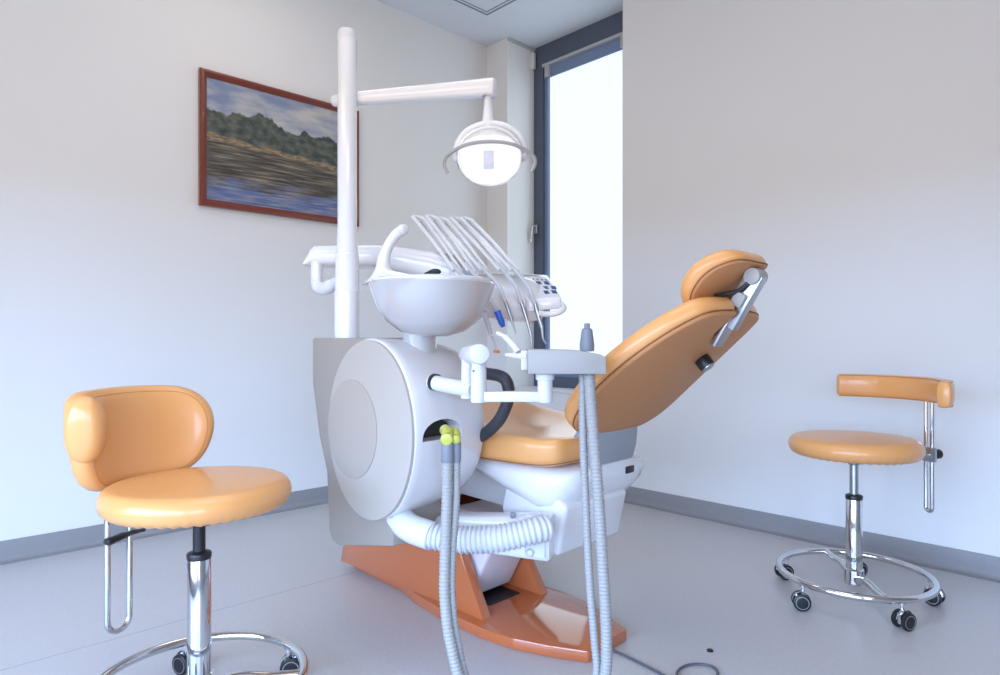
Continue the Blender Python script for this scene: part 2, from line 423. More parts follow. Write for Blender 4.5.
# ------------------------------------------------------------------ stools
def make_stool(phi_back, c0, sp_ang, loc, label, back, seat_z):
    """local frame: origin on the floor under the column"""
    st = root('rolling_stool', label, 'stool', loc, 0, 'orange rolling stools')
    n = 48
    zs = seat_z
    bm = bmesh.new()
    def smp(u, v, w_):
        a = math.atan2(v, u); r = math.hypot(u, v)
        dz = .0016*math.sin(a*46) if (w_ < -.012 and r > .17) else 0
        return V((u, v, zs-.031+w_+dz))
    pad(bm, superell(.206,.206,2,184), .062, .030, smp, 5, 5, dome=.004)
    obj('seat', bm, 'leather', st, False, 60)
    bm = bmesh.new(); lathe(bm, [(.0,zs-.078),(.06,zs-.076),(.13,zs-.066),(.135,zs-.058),(0,zs-.056)], seg=32); obj('seat_plate', bm, 'steel', st, False)
    bm = bmesh.new(); lathe(bm, [(.014,zs-.2),(.014,zs-.095),(.022,zs-.09),(.024,zs-.066)], seg=20)
    obj('piston', bm, 'black' if back == 'pad' else 'steel', st, False)
    ct = zs-.17 if back == 'pad' else zs-.2
    bm = bmesh.new(); lathe(bm, [(.026,.05),(.031,.055),(.031,.10),(.026,.105),(.026,ct-.006),(.024,ct)], seg=28)
    obj('column', bm, 'chrome', st, False)
    bm = bmesh.new(); lathe(bm, [(.0265,ct-.012),(.0275,ct-.002),(.026,ct+.002),(.015,ct+.006)], seg=28); obj('collar', bm, 'black', st, False)
    bm = bmesh.new()
    tube(bm, [V((.235*math.cos(2*pi*k/72), .235*math.sin(2*pi*k/72), .086)) for k in range(72)], .0115, 14, closed=True)
    obj('foot_ring', bm, 'chrome', st, False)
    for k in range(5):
        a = math.radians(c0+72*k); d = V((math.cos(a), math.sin(a), 0)); t = V((-d.y, d.x, 0))
        if k < 2:
          a2 = math.radians(sp_ang+180*k); e2 = V((math.cos(a2), math.sin(a2), 0))
          bm = bmesh.new()
          pts = smooth([e2*.02+V((0,0,.070)), e2*.09+V((0,0,.088)), e2*.16+V((0,0,.084)), e2*.228+V((0,0,.086))], 5)
          tube(bm, pts, [.014-.003*i/len(pts) for i in range(len(pts))], 12)
          obj('spoke', bm, 'chrome', st, False)
        bm = bmesh.new(); cyl(bm, d*.235+V((0,0,.05)), d*.235+V((0,0,.078)), .006, 12)
        cyl(bm, d*.235+V((0,0,.074)), d*.235+V((0,0,.080)), .011, 12)
        cc = d*.243 + V((0,0,.0285))
        s0 = math.radians(c0*3+97*k); ax = V((math.cos(s0), math.sin(s0), 0)) if k % 2 else t*.8+d*.6
        ax.normalize()
        tn = V((-ax.y, ax.x, 0))
        # hood over the two wheels
        hood = []
        for q in range(9):
            th_ = pi*q/8
            hood.append(cc + tn*math.cos(th_)*.024 + V((0,0,math.sin(th_)*.024+.004)))
        tube(bm, hood, .011, 8, flat=.35, up=None)
        box(bm, cc+V((0,0,.006)), (.018,.04,.034), frame_from((0,0,1), ax), .004)
        cs = obj('caster', bm, 'chrome', st, False)
        for sgn in (-1, 1):
            bm = bmesh.new()
            lathe(bm, [(.0,-.008),(.017,-.008),(.018,-.006),(.0235,-.006),(.027,-.004),(.028,0),(.027,.004),(.0235,.006),(.010,.0065),(0,.006)], cc+ax*sgn*.017, ax*sgn, 24)
            obj('wheel', bm, 'black', cs, False)
            bm = bmesh.new(); lathe(bm, [(.0185,-.003),(.0205,-.003),(.0205,.0008),(.0185,.0008)], cc+ax*sgn*.0232, ax*sgn, 24, close=True); obj('hub', bm, 'steel', cs, False)
    pb_ = math.radians(phi_back)
    def arcmp(r0, zc, lean=0):
        def f(u, v, w_):      # u along the arc, v up, w radial
            r = r0+w_+lean*v; a = pb_+u/r0
            return V((r*math.cos(a), r*math.sin(a), zc+v))
        return f
    ub = V((math.cos(pb_), math.sin(pb_), 0)); ut = V((-ub.y, ub.x, 0))
    if back == 'bar':
        r0 = .262; zc = zs+.16; a0 = math.radians(-57)*r0; a1 = math.radians(66)*r0
        bm = bmesh.new(); rings = []; f = arcmp(r0, zc); NN = 60
        for k in range(NN+1):
            ed = min(k, NN-k); sc = (.80,.93,1)[min(2, ed)]; off_ = (0,.003,.008)[min(2, ed)]
            u_ = a0+off_ if k == ed else a1-off_
            if ed > 2: u_ = a0+.008+(a1-a0-.016)*(k-2)/(NN-4)
            rings.append([f(u_, .042*sc*math.copysign(abs(math.sin(2*pi*q/32))**.5, math.sin(2*pi*q/32)), (.018*sc+.003*sc*(1-abs(math.sin(2*pi*q/32))))*math.copysign(abs(math.cos(2*pi*q/32))**.5, math.cos(2*pi*q/32))) for q in range(32)])
        loft(bm, rings)
        br = obj('backrest', bm, 'leather', st, False, 50)
        bm = bmesh.new()
        for w_ in (-.0165, .0165):
            for v_ in (-.038, .038): tube(bm, [f(a0+.004+(a1-a0-.008)*k/50, v_, w_*1.0) for k in range(51)], .0012, 6)
        for u_ in (a0+.003, a1-.003):
            tube(bm, [f(u_, .036*math.sin(2*pi*q/24), .0165*math.cos(2*pi*q/24)) for q in range(24)], .0012, 6, closed=True)
        obj('piping', bm, 'seam_light', br, False)
        rr = .284; ztop = zc-.03; zbot = zs-.262; hw = .0135; tr_ = .0075
    else:
        r0 = .248; zc = zs+.092
        ang0, ang1 = -46, 46
        a0 = math.radians(ang0)*r0; a1 = math.radians(ang1)*r0; hh = .118
        ol = outline([(a0,.01),(a0+.018,hh*.58),(a0+.065,hh*.90),(a0+.14,hh),(a1-.12,hh),(a1-.03,hh*.93),(a1,hh*.55),(a1+.002,-.0),(a1-.012,-hh*.62),(a1-.06,-hh*.97),(a1-.14,-hh),(a0+.14,-hh),(a0+.065,-hh*.88),(a0+.018,-hh*.5)], 8)
        ol = ol[::-1]
        bm = bmesh.new(); pad(bm, ol, .05, .022, arcmp(r0, zc, .12), 10, 4, dome=.0)
        br = obj('backrest', bm, 'leather', st, False, 60)
        bm = bmesh.new(); f = arcmp(r0, zc, .12); tube(bm, [f(p[0], p[1], -.0232) for p in offset2(ol, .014)], .0011, 6, closed=True)
        obj('piping', bm, 'seam_light', br, False)
        # side bolster at the near end
        aE = pb_ + math.radians(ang1-4)
        cE = V((math.cos(aE)*(r0-.012), math.sin(aE)*(r0-.012), zc+.034)); out = V((-math.sin(aE), math.cos(aE), 0)); rad = V((math.cos(aE), math.sin(aE), 0))
        bm = bmesh.new()
        mp = lambda u, v, w_: cE + rad*u + V((0,0,v)) + out*w_
        rings = []
        for k in range(1, 20):
            t_ = -pi/2+pi*k/20; sc = abs(math.cos(t_))**.62
            rings.append([mp(p[0], p[1], .034*math.copysign(abs(math.sin(t_))**.85, math.sin(t_))) for p in superell(.041*sc,.076*sc,2.25,48)])
        loft(bm, rings)
        bo = obj('bolster', bm, 'leather', st, False, 60)
        bm = bmesh.new(); tube(bm, [mp(p[0], p[1], .0) for p in superell(.0402,.0752,2.1,48)], .0012, 6, closed=True); obj('piping', bm, 'seam_light', bo, False)
        rr = .266; ztop = zc-.03; zbot = zs-.395; hw = .030; tr_ = .0075
    bm = bmesh.new()
    if back == 'pad': ub = V((math.cos(pb_+.10), math.sin(pb_+.10), 0)); ut = V((-ub.y, ub.x, 0))
    c1 = ub*rr; pts = [c1-ut*hw+V((0,0,ztop)), c1-ut*hw+V((0,0,zbot+hw))]
    for k in range(1, 12):
        t = pi*k/12; pts.append(c1-ut*hw*math.cos(t)+V((0,0,zbot+hw-hw*math.sin(t))))
    pts += [c1+ut*hw+V((0,0,zbot+hw)), c1+ut*hw+V((0,0,ztop))]
    if back == 'pad': pts = pts
    tube(bm, pts, tr_, 14)
    obj('back_support', bm, 'chrome', st, False)
    bm = bmesh.new()
    zb = zs-.066
    if back == 'bar':
        box(bm, (ub*.235+V((0,0,zb))), (.10,.034,.010), frame_from((0,0,1), ub), .002)
        box(bm, (c1+V((0,0,zb+.0))), (.022,2*hw+.02,.05), frame_from((0,0,1), ub), .003)
    else:
        box(bm, (ub*.20+V((0,0,zb-.004))), (.16,.034,.010), frame_from((0,0,1), ub), .002)
        box(bm, (c1+V((0,0,zb-.006))), (.022,2*hw+.02,.022), frame_from((0,0,1), ub), .003)
    obj('bracket', bm, 'steel', st, False)
    bm = bmesh.new()
    if back == 'bar':
        cyl(bm, c1+ub*.010+V((0,0,zb)), c1+ub*.042+V((0,0,zb)), .017, 20, .004)
        obj('knob', bm, 'black', st, False)
    else:
        pts = [P(143,530,1.62)-V(loc), P(130,533,1.58)-V(loc), P(115,539,1.53)-V(loc), P(105,543,1.51)-V(loc)]
        tube(bm, smooth(pts, 5), [.008]*3+[.010]*4+[.013]*5+[.015]*3+[.008], 12, flat=.6, up=(0,0,1))
        obj('lever', bm, 'black', st, False)
    return st
SL = (-.702, 1.54, 0); SR = (1.207, 2.25, 0)
make_stool(152, 50, 187, SL, 'orange leather rolling stool with rounded wraparound backrest beneath the painting', 'pad', .553)
make_stool(8, 59, 85, SR, 'orange leather rolling stool with slim curved bar backrest by the right wall', 'bar', .55)

# ------------------------------------------------------------------ dental chair (frame: s along, q to the near side)
Ox, Oy = .306, 1.862
hx = V((.72,-.694,0)).normalized(); lq = V((-.694,-.72,0)).normalized()
def F(s, q, z): return V((Ox,Oy,0)) + hx*s + lq*q + V((0,0,z))
RF = Matrix((hx, lq, V((0,0,1)))).transposed()   # box axes: x=s, y=q, z=z
CR = math.atan2(hx.y, hx.x)
ch = root('dental_chair', 'reclined dental chair in orange leather on a glossy orange floor base', 'dental chair', F(-.4,0,0), CR)
# base plate
ol = [(0,.095),(-.10,.143),(-.2,.180),(-.32,.195),(-.5,.190),(-.66,.166),(-.79,.132),(-1.0,.118),(-1.12,.105),(-1.14,.09),(-1.14,-.09),(-1.12,-.105),(-1.0,-.118),(-.79,-.132),(-.66,-.166),(-.5,-.190),(-.32,-.195),(-.2,-.180),(-.10,-.143),(0,-.095)]
bm = bmesh.new(); prism(bm, ol, 0, .034, lambda u, v, w_: F(u, v, w_), .006)
obj('base_plate', bm, 'orange', ch, sharp=30)
# housing cheeks and rear block
for sgn in (-1, 1):
    bm = bmesh.new()
    prism(bm, [(-.345,.03),(-.45,.20),(-.545,.355),(-.60,.365),(-.86,.31),(-.98,.20),(-1.10,.145),(-1.13,.03)], sgn*.105, sgn*.14, lambda u, v, w_: F(u, w_*(1+.12*(1-v/.36)), v), .006)
    obj('base_cheek', bm, 'orange', ch, sharp=30)
bm = bmesh.new()
prism(bm, [(-.60,.345),(-.60,.355),(-.86,.305),(-.98,.195),(-1.10,.140),(-1.125,.03),(-.75,.03),(-.75,.30)], -.106, .106, lambda u, v, w_: F(u, w_, v), .003)
obj('base_housing', bm, 'orange', ch, sharp=30)
bm = bmesh.new(); prism(bm, [(-.62,.352),(-.62,.362),(-.78,.333),(-.78,.322)], -.07, .07, lambda u, v, w_: F(u, w_, v)); obj('housing_slot', bm, 'black', ch)
bm = bmesh.new(); prism(bm, [(-.41,.032),(-.41,.037),(-.62,.037),(-.62,.032)], -.08, .06, lambda u, v, w_: F(u, w_, v)); obj('base_slot', bm, 'black', ch)
# lift column
bm = bmesh.new()
prism(bm, [(-.385,.20),(-.31,.33),(-.56,.33),(-.60,.05),(-.47,.05)], -.098, .098, lambda u, v, w_: F(u, w_, v), .012, 3)
obj('lift_column', bm, 'pink', ch)
# lower body
bm = bmesh.new()
prism(bm, [(-.03,.305),(-.20,.305),(-.24,.40),(-.22,.47),(-.05,.47),(.0,.44)], -.10, .19, lambda u, v, w_: F(u, w_, v), .012, 3)
obj('lower_body', bm, 'white', ch)
bm = bmesh.new(); prism(bm, [(-.20,.36),(-.20,.45),(-.42,.485),(-.70,.43),(-.72,.375),(-.55,.37)], -.075, .075, lambda u, v, w_: F(u, w_, v), .012, 3); obj('lift_arm', bm, 'whitemat', ch)
# seat pan: shell under the cushion
bm = bmesh.new()
rings = []
for s_, z0_, z1_, hw_ in [(-.62,.525,.555,.12),(-.60,.515,.56,.17),(-.50,.505,.558,.205),(-.34,.485,.552,.222),(-.20,.435,.550,.226),(-.10,.40,.548,.222),(-.05,.405,.545,.212),(.002,.455,.54,.18),(.015,.49,.535,.15)]:
    zc_ = (z0_+z1_)/2; hz = (z1_-z0_)/2
    ring = []
    for k in range(40):
        t = 2*pi*k/40; c_ = math.cos(t); s2 = math.sin(t); e = 4.5
        qq = math.copysign(abs(c_)**(2/e), c_); zz = math.copysign(abs(s2)**(2/e), s2)
        if zz < 0: qq *= 1-.22*abs(zz)**1.5
        ring.append(F(s_, hw_*qq, zc_+hz*zz))
    rings.append(ring)
loft(bm, rings); obj('seat_pan', bm, 'white', ch, sharp=45)
bm = bmesh.new(); box(bm, F(.008,-.085,.505), (.02,.045,.022), RF, .004); obj('pan_cap', bm, 'black', ch)
# seat cushion
ol = outline([(.0,.0),(-.003,.16),(-.03,.220),(-.12,.25),(-.3,.262),(-.5,.25),(-.6,.225),(-.62,.1),(-.62,-.1),(-.6,-.225),(-.5,-.25),(-.3,-.262),(-.12,-.25),(-.06,-.215),(-.03,-.14)], 6)
def seatmp(u, v, w_):
    rise = .055*max(0, (-u-.28)/.34)**1.3 + .03*max(0, (u+.08)/.11)**2
    side = .020*(abs(v)/.25)**3
    z_ = .576 + w_*(1 + .0) + rise*(1 if w_ > 0 else .55) + (side if w_ > 0 else -.004)
    return F(u, v, z_)
bm = bmesh.new(); pad(bm, ol, .060, .028, seatmp, 8, 5); seat = obj('seat_cushion', bm, 'leather', ch, sharp=60)
bm = bmesh.new(); tube(bm, [seatmp(p[0], p[1], -.022) for p in offset2(ol, .002)], .0014, 6, closed=True); obj('piping', bm, 'seam', seat)
ol = outline([(-.63,.0),(-.635,.17),(-.68,.215),(-.85,.195),(-1.05,.165),(-1.14,.10),(-1.155,0),(-1.14,-.10),(-1.05,-.165),(-.85,-.195),(-.68,-.215),(-.635,-.17)], 6)
bm = bmesh.new(); pad(bm, ol, .06, .028, lambda u, v, w_: F(u, v, .628+w_-.02*(-u-.63)), 6, 5); obj('leg_cushion', bm, 'leather', ch, sharp=60)
bm = bmesh.new(); prism(bm, [(-.62,.585),(-.62,.48),(-.72,.53),(-1.0,.575),(-1.02,.588)], -.12, .12, lambda u, v, w_: F(u, w_, v), .008); obj('leg_shell', bm, 'white', ch)
# back cushion
al = math.radians(40); Au = (math.cos(al), math.sin(al)); An = (-math.sin(al), math.cos(al))
BS, BZ = .010, .655
def backmp(u, v, w_):
    curve = -.045*((u-.27)/.27)**2*.6 + .03           # convex to the rear lengthwise
    lat = .10*(v)**2*2.0
    w2 = w_ + curve*0.6 + lat
    return F(BS+Au[0]*u+An[0]*w2, v, BZ+Au[1]*u+An[1]*w2)
ol = outline([(-.03,.0),(-.025,.10),(.0,.185),(.05,.232),(.14,.25),(.24,.243),(.34,.218),(.42,.182),(.47,.13),(.485,.0),(.47,-.13),(.42,-.182),(.34,-.218),(.24,-.243),(.14,-.25),(.05,-.232),(.0,-.185),(-.025,-.10)], 6)[::-1]
def notch():
    b_ = bmesh.new(); prism(b_, [(.395,.030),(.56,.036),(.56,-.036),(.395,-.030)], -.12, .12, lambda u, v, w_: backmp(u, v, w_)); return b_
bm = bmesh.new(); pad(bm, ol, .054, .024, lambda u, v, w_: backmp(u, v, w_), 10, 5)
bk_ = obj('back_cushion', bm, 'leather', ch, sharp=60); carve(bk_, notch())
ring_ = [p for p in offset2(ol, .006)]
k0 = max(range(len(ring_)), key=lambda k: ring_[k][0]); ring_ = ring_[k0:]+ring_[:k0]
ring_ = [p for p in ring_ if not (p[0] > .44 and abs(p[1]) < .040)]
bm = bmesh.new(); tube(bm, [backmp(p[0], p[1], -.0235) for p in ring_], .0017, 6); obj('piping', bm, 'seam', bk_)
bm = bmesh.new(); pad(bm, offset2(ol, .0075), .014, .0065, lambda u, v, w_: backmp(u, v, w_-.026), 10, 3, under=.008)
bc_ = obj('back_cover', bm, 'leather_shaded', ch, sharp=60); carve(bc_, notch())
# hinge
bm = bmesh.new()
prism(bm, [(-.08,.50),(.0,.515),(.012,.54),(.022,.575),(.027,.615),(.026,.655),(.020,.70),(-.02,.66),(-.06,.60)], -.115, .10, lambda u, v, w_: F(u, w_, v), .010, 3)
obj('back_hinge', bm, 'grey', ch)
# rear knob
kc = backmp(.30, -.055, -.040); kn = F(-An[0],0,-An[1])-F(0,0,0)
bm = bmesh.new(); cyl(bm, kc, kc+kn*.028, .021, 24, .003); kb = obj('back_knob', bm, 'black', ch)
bm = bmesh.new(); cyl(bm, kc+kn*.027, kc+kn*.032, .017, 24, .001); obj('knob_disc', bm, 'steel', kb)
# headrest
ha = math.radians(44)
HS, HZ = .340, 1.030
def headmp(u, v, w_):
    w2 = w_ + 1.1*v*v - 2.2*u*u
    return F(HS+math.cos(ha)*u-math.sin(ha)*w2, v, HZ+math.sin(ha)*u+math.cos(ha)*w2)
ol = outline([(-.095,.0),(-.09,.08),(-.055,.116),(.0,.124),(.05,.110),(.085,.075),(.092,.0),(.085,-.075),(.05,-.110),(.0,-.124),(-.055,-.116),(-.09,-.08)], 6)
bm = bmesh.new(); pad(bm, ol[::-1], .046, .021, headmp, 6, 5, under=.002); hr = obj('headrest', bm, 'leather', ch, sharp=60)
bm = bmesh.new(); tube(bm, [headmp(p[0], p[1], -.0205) for p in offset2(ol[::-1], .0045)], .0015, 6, closed=True); obj('piping', bm, 'seam', hr)
bm = bmesh.new(); pad(bm, offset2(ol[::-1], .006), .012, .005, lambda u, v, w_: headmp(u, v, w_-.021), 4, 3, under=.003); obj('headrest_cover', bm, 'leather_shaded', hr, sharp=60)
# bracket
b0 = backmp(.435,0,-.03); b1_ = headmp(.058,0,-.048); bd = (b1_-b0).normalized(); bx = frame_from(bd, lq)
bm = bmesh.new(); box(bm, (b0+b1_)/2, (.034,.046,(b1_-b0).length+.02), bx, .005)
box(bm, b0-bd*.02, (.05,.014,.09), bx, .004)
hb = obj('headrest_bracket', bm, 'steel', ch)
bm = bmesh.new(); cyl(bm, b1_-lq*.026, b1_+lq*.026, .020, 24, .003); obj('pivot', bm, 'boxgrey', hb)
bm = bmesh.new(); box(bm, b0+bd*.065+lq*.012, (.036,.03,.035), bx, .005); obj('slider', bm, 'boxgrey', hb)
bm = bmesh.new()
lp = b0+bd*.115+lq*.020
tube(bm, smooth([lp+bd*.03, lp, lp-bd*.025-hx*.01+lq*.004, lp-bd*.035-hx*.035+lq*.02, lp-bd*.04-hx*.045+lq*.04], 4), .006, 10); obj('lever', bm, 'black', hb)
# armrest
bm = bmesh.new()
pts = [F(-.40,.285,.78), F(-.30,.285,.788), F(-.19,.285,.788), F(-.135,.285,.778), F(-.118,.285,.745), F(-.128,.285,.705), F(-.165,.285,.655), F(-.235,.285,.61), F(-.33,.28,.585)]
tube(bm, smooth(pts, 6), .0165, 14)
obj('armrest', bm, 'blackrub', ch)
bm = bmesh.new(); box(bm, F(-.33,.262,.575), (.08,.06,.05), RF, .01); obj('armrest_mount', bm, 'white', ch)

# ------------------------------------------------------------------ dental unit (drum body with spittoon)
un = root('dental_unit', 'white drum-shaped dental unit with spittoon bowl, standing left of the chair', 'dental unit', F(-.4,.45,0), CR)
DS, DZ, DA, DB = -.370, .643, .189, .237
bm = bmesh.new()
rings = []
for q_, sc in [(.548,.93),(.549,.975),(.546,.99),(.540,1.0),(.52,1.0),(.46,.995),(.40,.98),(.35,.955),(.31,.93),(.285,.90),(.27,.85),(.262,.78)]:
    rings.append([F(DS-.010*(.55-q_)/.2+DA*sc*math.cos(2*pi*k/72), q_, DZ+.005+DB*sc*math.sin(2*pi*k/72)) for k in range(72)])
loft(bm, rings)
drum = obj('drum', bm, 'white', un, sharp=50)
# port cut into the drum
bmc = bmesh.new()
pq, pz = .452, .652
dpoly = [(pq+.072, pz-.022)] + [(pq+.072*math.cos(t), pz-.022+.05*math.sin(t)**.8) for t in [pi*k/20 for k in range(1,20)]] + [(pq-.072, pz-.022)]
prism(bmc, dpoly, -.245, -.10, lambda u, v, w_: F(w_, u, v))
carve(drum, bmc)
bm = bmesh.new(); prism(bm, [(pq+(u-pq)*.97, pz+(v-pz)*.97) for u, v in dpoly], -.243, -.240, lambda u, v, w_: F(w_, u, v)); obj('port_back', bm, 'black', un)
bm = bmesh.new()
# face disc covers
rr_ = []
def disc(bm, cs, cz, ra, rb, q0, q1, bv):
    loft(bm, [[F(cs+(ra-i)*math.cos(2*pi*k/64), q_, cz+(rb-i)*math.sin(2*pi*k/64)) for k in range(64)] for q_, i in ((q0,0),(q1-bv,0),(q1-.3*bv,.3*bv),(q1,bv))])
disc(bm, DS, DZ+.003, .186, .234, .542, .556, .003); dc = obj('side_cover', bm, 'beige', un, sharp=30)
bm = bmesh.new(); disc(bm, -.440, .642, .115, .132, .555, .559, .0015); obj('inner_disc', bm, 'beige_light', dc, sharp=30)
# side panel behind the drum face
bm = bmesh.new()
prism(bm, [(-.697,.886),(-.697,.755),(-.66,.60),(-.618,.50),(-.605,.33),(-.59,.305),(-.56,.297),(-.30,.350),(-.30,.42),(-.38,.70),(-.36,.886)], .36, .525, lambda u, v, w_: F(u, w_, v), .006)
sp_ = obj('side_panel', bm, 'beige_dark', un, sharp=30)
bm = bmesh.new()
for z_ in (.335,.36,.385): cyl(bm, F(-.606,.47,z_), F(-.611,.47,z_), .004, 10)
obj('screw', bm, 'black', sp_)
# supporting beam to the chair
bm = bmesh.new(); bA = F(-.46,.42,.335); bB = F(-.03,.212,.375)
dd = (bB-bA); dd.z = 0; ln = dd.length; Rb = frame_from((0,0,1), dd)
nb_ = Rb @ V((0,1,0))
rings = []
for t, zl, zh, hw_ in [(0,.335,.385,.02),(.01,.330,.390,.034),(.3,.318,.398,.038),(.7,.310,.412,.040),(.985,.305,.425,.040),(1,.31,.418,.034)]:
    c_ = bA.lerp(bB, t); ring = []
    for k in range(28):
        a_ = 2*pi*k/28; cc_, ss_ = math.cos(a_), math.sin(a_)
        p_ = c_ + nb_*hw_*math.copysign(abs(cc_)**.4, cc_); p_.z = (zl+zh)/2+(zh-zl)/2*math.copysign(abs(ss_)**.4, ss_); ring.append(p_)
    rings.append(ring)
loft(bm, rings)
obj('support_beam', bm, 'white', un)
pn = Rb @ V((0,-1,0))
if pn.dot(V((0,-1,0))) < 0: pn = -pn
pc_ = bB - dd.normalized()*.035 + pn*.040 + V((0,0,-.002))
bm = bmesh.new(); box(bm, pc_, (.055,.010,.11), Rb, .006, 3); pl = obj('end_plate', bm, 'whitemat', un)
for dx_, dz_ in ((-.012,.038),(-.012,-.040)):
    bm = bmesh.new(); bp_ = pc_+dd.normalized()*dx_+V((0,0,dz_))+pn*.004
    lathe(bm, [(0,0),(.0105,0),(.0105,.004),(.007,.009),(0,.011)], bp_, pn, 20); obj('bolt', bm, 'whitemat', pl)
bm = bmesh.new(); hp = P(513,515,1.72); lathe(bm, [(0,0),(.009,0),(.008,.006),(0,.008)], hp, (-.2,-1,0), 20); obj('bolt', bm, 'sleeve', pl)
# elbow and big corrugated hose
bm = bmesh.new(); tube(bm, smooth([P(392,494,1.77), P(396,512,1.745), P(409,527,1.70), P(432,536,1.67)], 6), [.036]*19, 24)
obj('pipe_elbow', bm, 'whitemat', un)
bm = bmesh.new(); corr(bm, [P(428,535,1.672), P(460,540,1.655), P(500,538,1.64), P(532,531,1.645), P(548,527,1.66)], .0345, .0125, .13, 24)
obj('wide_hose', bm, 'hosewhite', un, sharp=60)
# spittoon
bs, bq = -.268, .42
bm = bmesh.new(); tube(bm, [F(bs-.055,bq,.81), F(bs-.055,bq,.885), F(bs-.05,bq,.915)], [.048,.046,.05], 28); obj('bowl_neck', bm, 'porcelain', un)
bm = bmesh.new()
prof = [(0,.888),(.045,.890),(.085,.902),(.120,.928),(.145,.962),(.158,.998),(.166,1.026),(.163,1.030),(.156,1.028),(.150,.998),(.135,.965),(.11,.940),(.07,.922),(0,.915)]
lathe(bm, prof, F(bs,bq,0), (0,0,1), 64)
bw = obj('spittoon_bowl', bm, 'porcelain', un, sharp=50)
bm = bmesh.new()
cc = F(bs,bq,0)
dk = [P(374,278,1.83), P(379,258,1.84), P(386,242,1.84), P(398,231,1.83), P(404,229,1.80)]
sp_pts = smooth([P(385,282,1.83), P(383.5,268,1.83), P(385,255,1.83), P(389.5,244,1.83), P(396,235,1.83), (P(402,230,1.82)), P(405.5,229.5,1.81)], 6)
nS = len(sp_pts)
tube(bm, sp_pts, [.040*max(0,1-i/7)**2+.026-.011*min(1,i/14) for i in range(nS-2)]+[.013,.009], 20)
obj('spout', bm, 'white', bw)
bm = bmesh.new()
dpts = [P(374,281,1.80), P(384,268,1.80), P(396,271,1.80), P(430,277,1.76), P(470,281,1.72), P(470,284,1.72)]
# low rim deck
lathe(bm, [(.158,1.022),(.160,1.036),(.150,1.040),(.148,1.022)], F(bs,bq,0), (0,0,1), 64, close=True)
prism(bm, [(378,284),(381,270),(392,271),(420,276),(452,281),(452,285)], 1.80, 1.86, lambda u, v, w_: P(u, v, w_), .002)
obj('bowl_rim', bm, 'white', bw)
bm = bmesh.new(); tube(bm, smooth([P(425,274,1.86),P(431,272.5,1.85),P(437,271.5,1.84),P(440,272,1.83)],3), [.004,.005,.006,.008,.009,.009,.008,.007,.006,.004][:10], 10); obj('drain_lever', bm, 'black', bw)

# ------------------------------------------------------------------ operating lamp
px_, py_ = P(347.2,340,1.976).x, 1.976
lamp = root('operating_lamp', 'lit dental lamp hanging from a long white arm on a tall white pole', 'lamp', (px_, py_, .886), 0)
bm = bmesh.new()
zz = lambda y: CH+(HY-y)/FPX*1.976
lathe(bm, [(.0375,.884),(.0375,zz(291)),(.0362,zz(290.5)),(.0358,zz(289.5)),(.034,zz(254)),(.0325,zz(253.3)),(.0325,zz(252.7)),(.0305,zz(245)),(.0285,zz(225)),(.0282,1.775)], (px_,py_,0), (0,0,1), 40)
obj('pole', bm, 'white', lamp, sharp=30)
bm = bmesh.new()
t0 = bmesh.new(); lathe(t0, [(.0278,1.77),(.0278,1.785),(.027,1.80),(.024,1.806),(0,1.808)], (px_,py_,0), (0,0,1), 40); merge(bm, t0)
obj('pole_cap', bm, 'whitemat', lamp)
a0_ = P(333,101,2.03); a1_ = P(496,87.5,1.85); ad = (a1_-a0_).normalized()
bm = bmesh.new(); Ra = frame_from(ad, (0,0,1))
rings = []
for t, hz, hy in [(0,.010,.012),(.01,.017,.016),(.06,.0185,.018),(.5,.0215,.020),(.97,.0255,.022),(.995,.0245,.021),(1,.020,.018)]:
    c_ = a0_.lerp(a1_, t)
    rings.append([c_ + Ra @ V((math.copysign(abs(math.cos(2*pi*k/28))**.6, math.cos(2*pi*k/28))*hz, math.copysign(abs(math.sin(2*pi*k/28))**.6, math.sin(2*pi*k/28))*hy, 0)) for k in range(28)])
loft(bm, rings); obj('swing_arm', bm, 'white', lamp, sharp=45)
bm = bmesh.new(); lathe(bm, [(0,0),(.018,0),(.018,.008),(0,.008)], P(488,97,1.858), (0,0,1), 20); obj('swivel', bm, 'steel', lamp)
bm = bmesh.new(); st0 = P(488,97,1.86)
lathe(bm, [(.0095,0),(.011,-.02),(.016,-.065),(.020,-.09),(.019,-.105),(0,-.106)], st0, (0,0,1), 24); obj('stem', bm, 'white', lamp)
# head
hc = P(490,158,1.86); hax = V((-.10,-1,-.22)).normalized()     # light direction, towards the camera and down
Rh = frame_from(hax, (0,0,1)); hup = Rh @ V((1,0,0)); hrt = hup.cross(hax)
hd = bmesh.new()
def ell(bm, prof, c, sx=1.0, sy=.86, seg=48):
    rings = []
    for r, z_ in prof:
        rings.append([c + hrt*(r*math.cos(2*pi*k/seg)*sx) + hup*(r*math.sin(2*pi*k/seg)*sy) + hax*z_ for k in range(seg)])
    loft(bm, rings)
ell(hd, [(.012,-.062),(.045,-.052),(.072,-.030),(.088,.0),(.0925,.018),(.089,.019),(.083,-.002),(.068,-.026),(.042,-.046),(.01,-.055)], hc)
head = obj('reflector', hd, 'reflector', lamp, sharp=50)
bm = bmesh.new(); ell(bm, [(.092,.017),(.0925,.024),(.085,.040),(.06,.052),(.03,.058),(.005,.0585)], hc); obj('clear_shield', bm, 'shield', lamp)
